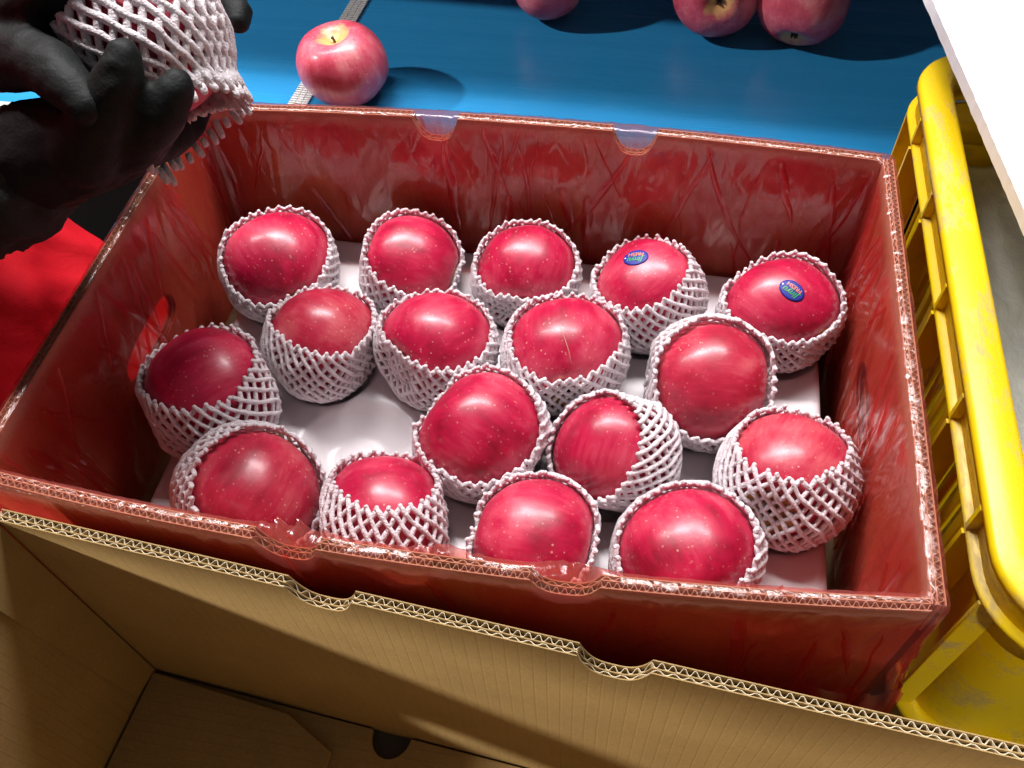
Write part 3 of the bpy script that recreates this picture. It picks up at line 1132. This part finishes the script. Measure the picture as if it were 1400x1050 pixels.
# ------------------------------------------------------------------ empty kraft carton in front
A = Vector((-.213, -.1762, 0)); B = Vector((.275, -.2150, 0))
ux = (B-A).normalized(); uy = Vector((-ux.y, ux.x, 0))
LT, DT = .492, .33
kc = empty('empty_carton', A+ux*LT/2-uy*DT/2+Vector((0, 0, TZ+.001)))
tag(kc, 'empty plain brown corrugated carton standing open in front of the apples', 'carton')
ki = Matrix.Translation(-(A+ux*LT/2-uy*DT/2+Vector((0, 0, TZ+.001))))
def kfr(s, n_, z):   # s along far wall, n_ away from the far wall towards the camera
    return ki @ (A+ux*s-uy*n_+Vector((0, 0, z)))
wall('wall', kc, lambda s, z, o: kfr(s, -o, z), LT, 0, HB, 1, [(.174, .034, .016), (.314, .033, .017)], flute_p=(.0072, .0050))
wall('wall', kc, lambda s, z, o: kfr(.0035-o-.0071, s+.0037, z), DT-.008, 0, HB, 1, flute_p=(.0072, .0050), hole=(.17, -.08, .08, .028))
wall('wall', kc, lambda s, z, o: kfr(LT+o-.0035+.0071, s+.0037, z), DT-.008, 0, HB, 1, flute_p=(.0072, .0050), hole=(.17, -.08, .08, .028))
wall('wall', kc, lambda s, z, o: kfr(s, DT+o, z), LT, 0, HB, 1, [(.174, .034, .016), (.314, .033, .017)], flute_p=(.0072, .0050))
def kpoly(name, pts, z0, z1):
    n = len(pts)
    v = [kfr(s, t, z0) for s, t in pts]+[kfr(s, t, z1) for s, t in pts]
    f = [tuple(range(n-1, -1, -1)), tuple(range(n, 2*n))]+[(i, (i+1) % n, n+(i+1) % n, n+i) for i in range(n)]
    o = mesh(name, v, f, M_KRAFT, kc, False)
    u = o.data.uv_layers.new(name='UVMap')
    for lp in o.data.loops:
        p = o.data.vertices[lp.vertex_index].co
        u.data[lp.index].uv = (p.y, p.x)
    bevel(o, .0006)
    return o
# bottom flaps: a half-moon thumb cut in the far long flap, end flap with clipped corners above it
moon = [(.176+.0135*math.cos(a), .0045+.016*math.sin(a)) for a in np.linspace(math.pi, 0, 16)]
kpoly('bottom_flap', [(.002, .004)]+[(s, t) for s, t in moon]+[(LT-.002, .004), (LT-.002, .163), (.002, .163)], HB+.0005, HB+.0065)
kpoly('bottom_flap', [(.002, .166), (LT-.002, .166), (LT-.002, DT-.006), (.002, DT-.006)], HB+.0005, HB+.0065)
kpoly('end_flap', [(.0015, .006), (.105, .010), (.142, .026), (.142, .30), (.105, DT-.012), (.0015, DT-.008)], HB+.0075, HB+.0130)
kpoly('end_flap', [(LT-.0015, .006), (LT-.105, .010), (LT-.142, .026), (LT-.142, .30), (LT-.105, DT-.012), (LT-.0015, DT-.008)], HB+.0075, HB+.0130)
# glued joint strip on the left wall
v = [kfr(.0005, t, z) for (t, z) in ((.0045, -.004), (.036, -.030), (.026, HB+.018), (.0045, HB+.014))]
v2 = [kfr(.0022, t, z) for (t, z) in ((.0045, -.004), (.036, -.030), (.026, HB+.018), (.0045, HB+.014))]
j_ = mesh('glue_joint', v+v2, [(3, 2, 1, 0), (4, 5, 6, 7), (0, 1, 5, 4), (1, 2, 6, 5), (2, 3, 7, 6), (3, 0, 4, 7)], M_KRAFT, kc, False)
u = j_.data.uv_layers.new(name='UVMap')

# ------------------------------------------------------------------ yellow crate
CX0, CX1, CY0, CY1, CR = .2675, .640, -.166, .280, .045
cr = empty('plastic_crate', ((CX0+CX1)/2, (CY0+CY1)/2, TZ+.001))
tag(cr, 'scuffed yellow plastic crate with ribbed rim standing right of the red carton', 'crate')
ri = Matrix.Translation((-(CX0+CX1)/2, -(CY0+CY1)/2, -TZ-.001))
def rrect(ins, n=10, seg=1):
    x0, x1, y0, y1 = CX0+ins, CX1-ins, CY0+ins, CY1-ins
    r = max(.006, CR-ins)
    pts = []
    for cx, cy, a0 in ((x1-r, y1-r, 0), (x0+r, y1-r, 90), (x0+r, y0+r, 180), (x1-r, y0+r, 270)):
        for i in range(n+1):
            a = math.radians(a0+90*i/n)
            pts.append((cx+r*math.cos(a), cy+r*math.sin(a)))
    return pts
def sweep(name, prof, closed=True, parent=cr, mat=M_YEL, smooth=True):
    rings = [[(x, y, z) for x, y in rrect(ins)] for ins, z in prof]
    n = len(rings[0])
    v = [ri @ Vector(p) for r in rings for p in r]
    f = []
    k = len(prof)
    for j in range(k if closed else k-1):
        j2 = (j+1) % k
        for i in range(n):
            i2 = (i+1) % n
            f.append((j*n+i, j2*n+i, j2*n+i2, j*n+i2))
    return mesh(name, v, f, mat, parent, smooth)
RZ = .002
sweep('rim', [(.0, RZ-.0065), (.0, RZ-.0035), (.0007, RZ-.0012), (.0024, RZ), (.0115, RZ+.0003), (.0195, RZ), (.0220, RZ-.0012), (.0230, RZ-.0035), (.0230, RZ-.014), (.0195, RZ-.014), (.0190, RZ-.0050), (.0045, RZ-.0045), (.0035, RZ-.0065)])
sweep('skirt', [(.0058, RZ-.0052), (.0050, RZ-.0260), (.0075, RZ-.0260), (.0082, RZ-.0055)])
sweep('lip', [(.0008, RZ-.0262), (.0000, RZ-.0283), (.0008, RZ-.0305), (.0165, RZ-.0305), (.0165, RZ-.0262)])
WI = .0165
sweep('wall_band', [(WI, RZ-.0312), (WI, RZ-.066), (WI+.0035, RZ-.066), (WI+.0035, RZ-.0312)])
sweep('wall_band', [(WI+.001, -.185), (WI+.001, TZ+.001), (WI+.0045, TZ+.001), (WI+.0045, -.185)])
sweep('base_flange', [(.006, -.178), (.005, -.1815), (.006, -.185), (WI+.006, -.185), (WI+.006, -.178)])
m = MB(); m.box(CX0+WI+.006, CX1-WI-.006, CY0+WI+.006, CY1-WI-.006, TZ+.001, TZ+.005)
sub(m, ri).build('bottom_plate', M_YEL, cr)
# slotted middle of each side: upright bars, solid panel near the corners
def barrow(x, y, along, w, d, z0, z1, name='bar'):
    mb = MB()
    if along == 'y':
        mb.box(x, x+d, y-w/2, y+w/2, z0, z1)
    else:
        mb.box(x-w/2, x+w/2, y, y+d, z0, z1)
    return bevel(sub(mb, ri).build(name, M_YEL, cr), .0008)
y = CY0+.085
while y < CY1-.08:
    barrow(CX0+WI, y, 'y', .0075, .0035, -.1775, RZ-.0655)
    barrow(CX1-WI-.0035, y, 'y', .0075, .0035, -.1775, RZ-.0655)
    y += .0145
x = CX0+.085
while x < CX1-.08:
    barrow(x, CY0+WI, 'x', .0075, .0035, -.1775, RZ-.0655)
    barrow(x, CY1-WI-.0035, 'x', .0075, .0035, -.1775, RZ-.0655)
    x += .0145
# corner panels
for q in range(4):
    pts = [p for p in rrect(WI)[q*11:(q+1)*11]]
    pin = [p for p in rrect(WI+.0035)[q*11:(q+1)*11]]
    ext = .045
    def extend(pp):
        a0 = math.radians(q*90)
        t0 = Vector((math.sin(a0), -math.cos(a0)))
        a1 = a0+math.pi/2
        t1 = Vector((-math.sin(a1), math.cos(a1)))
        return [tuple(Vector(pp[0])+t0*ext)]+pp+[tuple(Vector(pp[-1])+t1*ext)]
    pts, pin = extend(pts), extend(pin)
    n = len(pts)
    zt, zb = RZ-.0655, -.1775
    v = [(x_, y_, zt) for x_, y_ in pts]+[(x_, y_, zb) for x_, y_ in pts]+[(x_, y_, zt) for x_, y_ in pin]+[(x_, y_, zb) for x_, y_ in pin]
    f = []
    for i in range(n-1):
        f += [(i, i+1, n+i+1, n+i), (2*n+i+1, 2*n+i, 3*n+i, 3*n+i+1)]
    f += [(0, n, 3*n, 2*n), (n-1, 2*n+n-1, 3*n+n-1, n+n-1)]
    mesh('corner_panel', [ri @ Vector(p) for p in v], f, M_YEL, cr)
# triangular gussets under the rim, long upright ribs beside the corners
def gusset(x, y, sx, sy, zb=RZ-.098, thick=.0030):
    """plate standing out of the wall at (x, y); (sx, sy) is the outward direction"""
    o = Vector((sx, sy, 0)); t = Vector((-sy, sx, 0))
    c = Vector((x, y, 0))
    poly = [(-.0160, RZ-.0308), (.0006, RZ-.0308), (.0008, RZ-.082), (-.0155, zb)]
    v = [c+o*a+t*s*thick/2+Vector((0, 0, z)) for s in (-1, 1) for a, z in poly]
    mesh('gusset', [ri @ p for p in v], [(3, 2, 1, 0), (4, 5, 6, 7), (0, 1, 5, 4), (1, 2, 6, 5), (2, 3, 7, 6), (3, 0, 4, 7)], M_YEL, cr, False)
    poly = [(-.0054, RZ-.0068), (.0002, RZ-.0068), (.0004, RZ-.0260), (-.0049, RZ-.0260)]
    v = [c+o*a+t*s*thick/2+Vector((0, 0, z)) for s in (-1, 1) for a, z in poly]
    mesh('gusset', [ri @ p for p in v], [(3, 2, 1, 0), (4, 5, 6, 7), (0, 1, 5, 4), (1, 2, 6, 5), (2, 3, 7, 6), (3, 0, 4, 7)], M_YEL, cr, False)
for y in (-.098, -.030, .050, .130, .205):
    gusset(CX0, y, -1, 0)
    gusset(CX1, y, 1, 0)
for x in (.35, .45, .55):
    gusset(x, CY0, 0, -1)
    gusset(x, CY1, 0, 1)
for (x, y, dx, dy) in ((CX0, CY0+.030, -1, 0), (CX0, CY1-.03, -1, 0), (CX1, CY0+.03, 1, 0), (CX1, CY1-.03, 1, 0)):
    mb = MB()
    if dx < 0:
        mb.box(x+.003, x+WI, y-.0015, y+.0015, -.1775, RZ-.0312)
    else:
        mb.box(x-WI, x-.003, y-.0015, y+.0015, -.1775, RZ-.0312)
    bevel(sub(mb, ri).build('rib', M_YEL, cr), .0007)

# grey plastic sheet lying in the crate
V, F = [], []
nx, ny = 90, 100
for j in range(ny+1):
    for i in range(nx+1):
        x = CX0+.030+(CX1-CX0-.060)*i/nx
        y = CY0+.030+(CY1-CY0-.060)*j/ny
        z = -.075+.012*noise.noise(Vector((x*9, y*7, 3)))+.006*rid(x*16+y*6, y*7, 2)+.002*rid(x*50, y*30, 4)
        V.append((x, y, z))
for j in range(ny):
    for i in range(nx):
        a = j*(nx+1)+i
        F.append((a, a+1, a+nx+2, a+nx+1))
gs = mesh('plastic_sheet', V, F, M_GREY)
sol = gs.modifiers.new('thick', 'SOLIDIFY'); sol.thickness = .002
tag(gs, 'glossy grey wrinkled plastic sheet lying inside the yellow crate', 'plastic sheet')

# white foam board leaning over the crate
def at_z(px, py, z):
    d = pixray(px, py)
    return Vector(CAM)+d*((z-CAM[2])/d.z)
p0 = at_z(1268, 0, .040); p1 = at_z(1400, 305, .022)
e = (p1-p0).normalized()
p0 = p0-e*.12; p1 = p1+e*.10
side = Vector((1, .05, .06)); side = (side-e*side.dot(e)).normalized()
nn = e.cross(side).normalized()
if nn.z < 0:
    nn = -nn
V, F = [], []
n = 80
for k in range(n+1):
    p = p0.lerp(p1, k/n)+side*(.0004*noise.noise(Vector((k*.5, 1, 1)))+.0005*noise.noise(Vector((k*1.7, 5, 1))))
    V += [p+nn*.005, p-nn*.005, p+side*.34+nn*.005, p+side*.34-nn*.005]
for k in range(n):
    a, b = 4*k, 4*k+4
    F += [(a, b, b+2, a+2), (a+1, a+3, b+3, b+1), (a, a+1, b+1, b), (a+2, b+2, b+3, a+3)]
F += [(0, 2, 3, 1), (4*n, 4*n+1, 4*n+3, 4*n+2)]
wb = mesh('foam_board', V, F, M_BOARD, None, False)
tag(wb, 'bright white board jutting in over the yellow crate', 'board')

# ------------------------------------------------------------------ worker: two gloved hands, sleeve, red apron
person = empty('person', (-.55, .05, -1.02))
tag(person, 'person in black gloves, dark sleeves and red apron lowering a netted apple', 'person')
pi_ = Matrix.Translation((.55, -.05, 1.02))

def blob(chains, name, mat, voxel=.0022, smooth=6, wr=.0012, parent=person, world=False):
    """tapered chains of overlapping balls and cones, remeshed into one continuous skin"""
    bm = bmesh.new()
    for ch in chains:
        pts = [Vector(c[:3]) if world else unproj(*c[:3]) for c in ch]
        rad = [c[-1] for c in ch]
        # spline-ish resample
        P, R = [], []
        for i in range(len(pts)-1):
            L = (pts[i+1]-pts[i]).length
            k = max(2, int(L/.004))
            for s in range(k):
                f = s/k
                a = pts[max(0, i-1)]; b = pts[i]; c_ = pts[i+1]; d = pts[min(len(pts)-1, i+2)]
                q = .5*((2*b)+(c_-a)*f+(2*a-5*b+4*c_-d)*f*f+(3*b-a-3*c_+d)*f**3)
                P.append(q); R.append(rad[i]*(1-f)+rad[i+1]*f)
        P.append(pts[-1]); R.append(rad[-1])
        for p, r in zip(P, R):
            bmesh.ops.create_icosphere(bm, subdivisions=2, radius=r, matrix=Matrix.Translation(pi_ @ p))
    me = bpy.data.meshes.new(name)
    bm.to_mesh(me)
    bm.free()
    o = link(name, me, mat, parent)
    rm = o.modifiers.new('skin', 'REMESH'); rm.mode = 'VOXEL'; rm.voxel_size = voxel; rm.use_smooth_shade = True
    s = o.modifiers.new('soft', 'SMOOTH'); s.iterations = smooth; s.factor = .5
    if wr:
        tx = bpy.data.textures.new(name+'_wrinkle', 'CLOUDS'); tx.noise_scale = .014; tx.noise_depth = 2
        d = o.modifiers.new('wrinkle', 'DISPLACE'); d.texture = tx; d.strength = wr*2.5; d.mid_level = .5
    return o

HD = .464      # depth of the held apple
blob([
    [(10, 235, .475, .029), (70, 210, .462, .029), (135, 190, .452, .024), (190, 182, .455, .017)],          # palm
    [(60, 220, .478, .026), (140, 205, .480, .021), (185, 192, .482, .016)],
    [(118, 205, .442, .019), (146, 150, .418, .0140), (162, 108, .408, .0112), (168, 78, .404, .0088)],   # thumb
    [(170, 195, .448, .0165), (205, 172, .430, .0135), (228, 140, .420, .0110), (243, 118, .418, .0085)],   # index
    [(190, 200, .470, .0135), (240, 180, .492, .0115), (275, 125, .515, .0105), (268, 80, .525, .0085)],    # middle, behind the fruit
    [(170, 212, .485, .0130), (205, 195, .512, .0110), (235, 140, .530, .0100), (235, 95, .532, .0080)],
    [(140, 220, .492, .0120), (165, 205, .520, .0100), (190, 155, .533, .0090), (195, 115, .535, .0075)],
], 'glove', M_GLOVE)
blob([
    [(-70, 45, .480, .027), (-20, 55, .475, .028), (20, 62, .465, .022)],
    [(-40, 30, .50, .024), (10, 30, .512, .019)],
    [(10, 75, .448, .019), (55, 85, .425, .0150), (88, 112, .413, .0125), (118, 145, .408, .0092)],        # thumb in front
    [(0, 30, .455, .016), (45, 5, .430, .0130), (85, -25, .418, .0112), (120, -55, .415, .0085)],          # index over the top
    [(-10, 35, .500, .0145), (120, -5, .535, .0120), (250, -25, .530, .0105), (318, 8, .505, .0092), (325, 30, .498, .0075)],   # middle, tip right of the fruit
    [(-10, 55, .505, .0140), (110, 45, .540, .0115), (230, 40, .538, .0100), (275, 55, .525, .0080)],
    [(-10, 75, .505, .0125), (100, 85, .535, .0105), (185, 100, .530, .0090), (225, 110, .522, .0075)],
], 'glove', M_GLOVE)
blob([[(25, 232, .472, .034), (-60, 262, .485, .041), (-260, 300, .56, .050), (-520, 290, .64, .058)]], 'sleeve', M_SLEEVE, .004, 4, .005)
blob([[(-50, 45, .482, .032), (-160, 55, .50, .040), (-360, 110, .54, .048), (-560, 190, .60, .056)]], 'sleeve', M_SLEEVE, .004, 4, .005)
# lower body in dark clothes
blob([[(-.47, .06, -1.0, .10), (-.48, .07, -.5, .115), (-.50, .06, -.18, .13), (-.53, .05, -.06, .12)],
      [(-.50, -.16, -1.0, .10), (-.50, -.12, -.5, .115), (-.52, -.10, -.18, .13), (-.55, -.08, -.06, .12)]], 'trousers', M_TROUSER_GAP, .012, 4, .006, world=True)
# unseen upper body, shaped to keep the low side lamp off the apples
blob([[(-.56, .10, -.20, .12), (-.57, .10, .05, .135), (-.60, .09, .30, .14), (-.58, .08, .46, .12)],
      [(-.56, -.10, -.20, .12), (-.56, -.10, .05, .12), (-.56, -.17, .16, .12), (-.56, -.40, .297, .12), (-.56, -.62, .42, .12)],
      [(-.58, -.02, -.20, .12), (-.60, -.02, .30, .15), (-.58, -.02, .48, .13)]], 'blocker_torso', M_REDCLOTH, .012, 4, .010, world=True)
# red apron hanging in front of the body, its near edge beside the carton
V, F = [], []
nu_, nv_ = 90, 70
for j in range(nv_+1):
    v = j/nv_
    for i in range(nu_+1):
        u = i/nu_
        z = .012-.16*max(0, .78-u)*(1-v)-v*.58
        y1 = .098+.03*v                      # free edge
        y = -.42+u*(y1+.42)
        x = -.395+.50*min(max(.02-z, 0), .20)+.010*math.sin(u*15+v*2.5)*(.25+v)+.012*noise.noise(Vector((u*7, v*5, 1)))+.010*rid(u*6+v*7, v*5, 8)+.006*rid(u*14-v*9, v*6, 3)
        x -= .10*max(0, u-.90)**1.2
        V.append(pi_ @ Vector((x, y, z)))
for j in range(nv_):
    for i in range(nu_):
        a = j*(nu_+1)+i
        F.append((a, a+1, a+nu_+2, a+nu_+1))
ap = mesh('apron', V, F, M_REDCLOTH, person)
so = ap.modifiers.new('thick', 'SOLIDIFY'); so.thickness = .0014

# the apple in the hands
hc = unproj(192, 52, HD)
Rh = .0425
ob, bv = make_apple(hc, Rh, img_dir(-.4, -.3)+Vector(FW)*-.2, M_APPLE_B, 301, 'netted apple held in black gloves above the carton corner', None, .94)
make_net(hc, Rh, img_dir(.50, -.84)+Vector(FW)*.14, 34, bv, 77, 'stretched white foam net on the apple held in gloves', group=None, N=34, kap=.66, rad=.0021, length=2.5, lift=.0030, upright=.68, wob=.05)
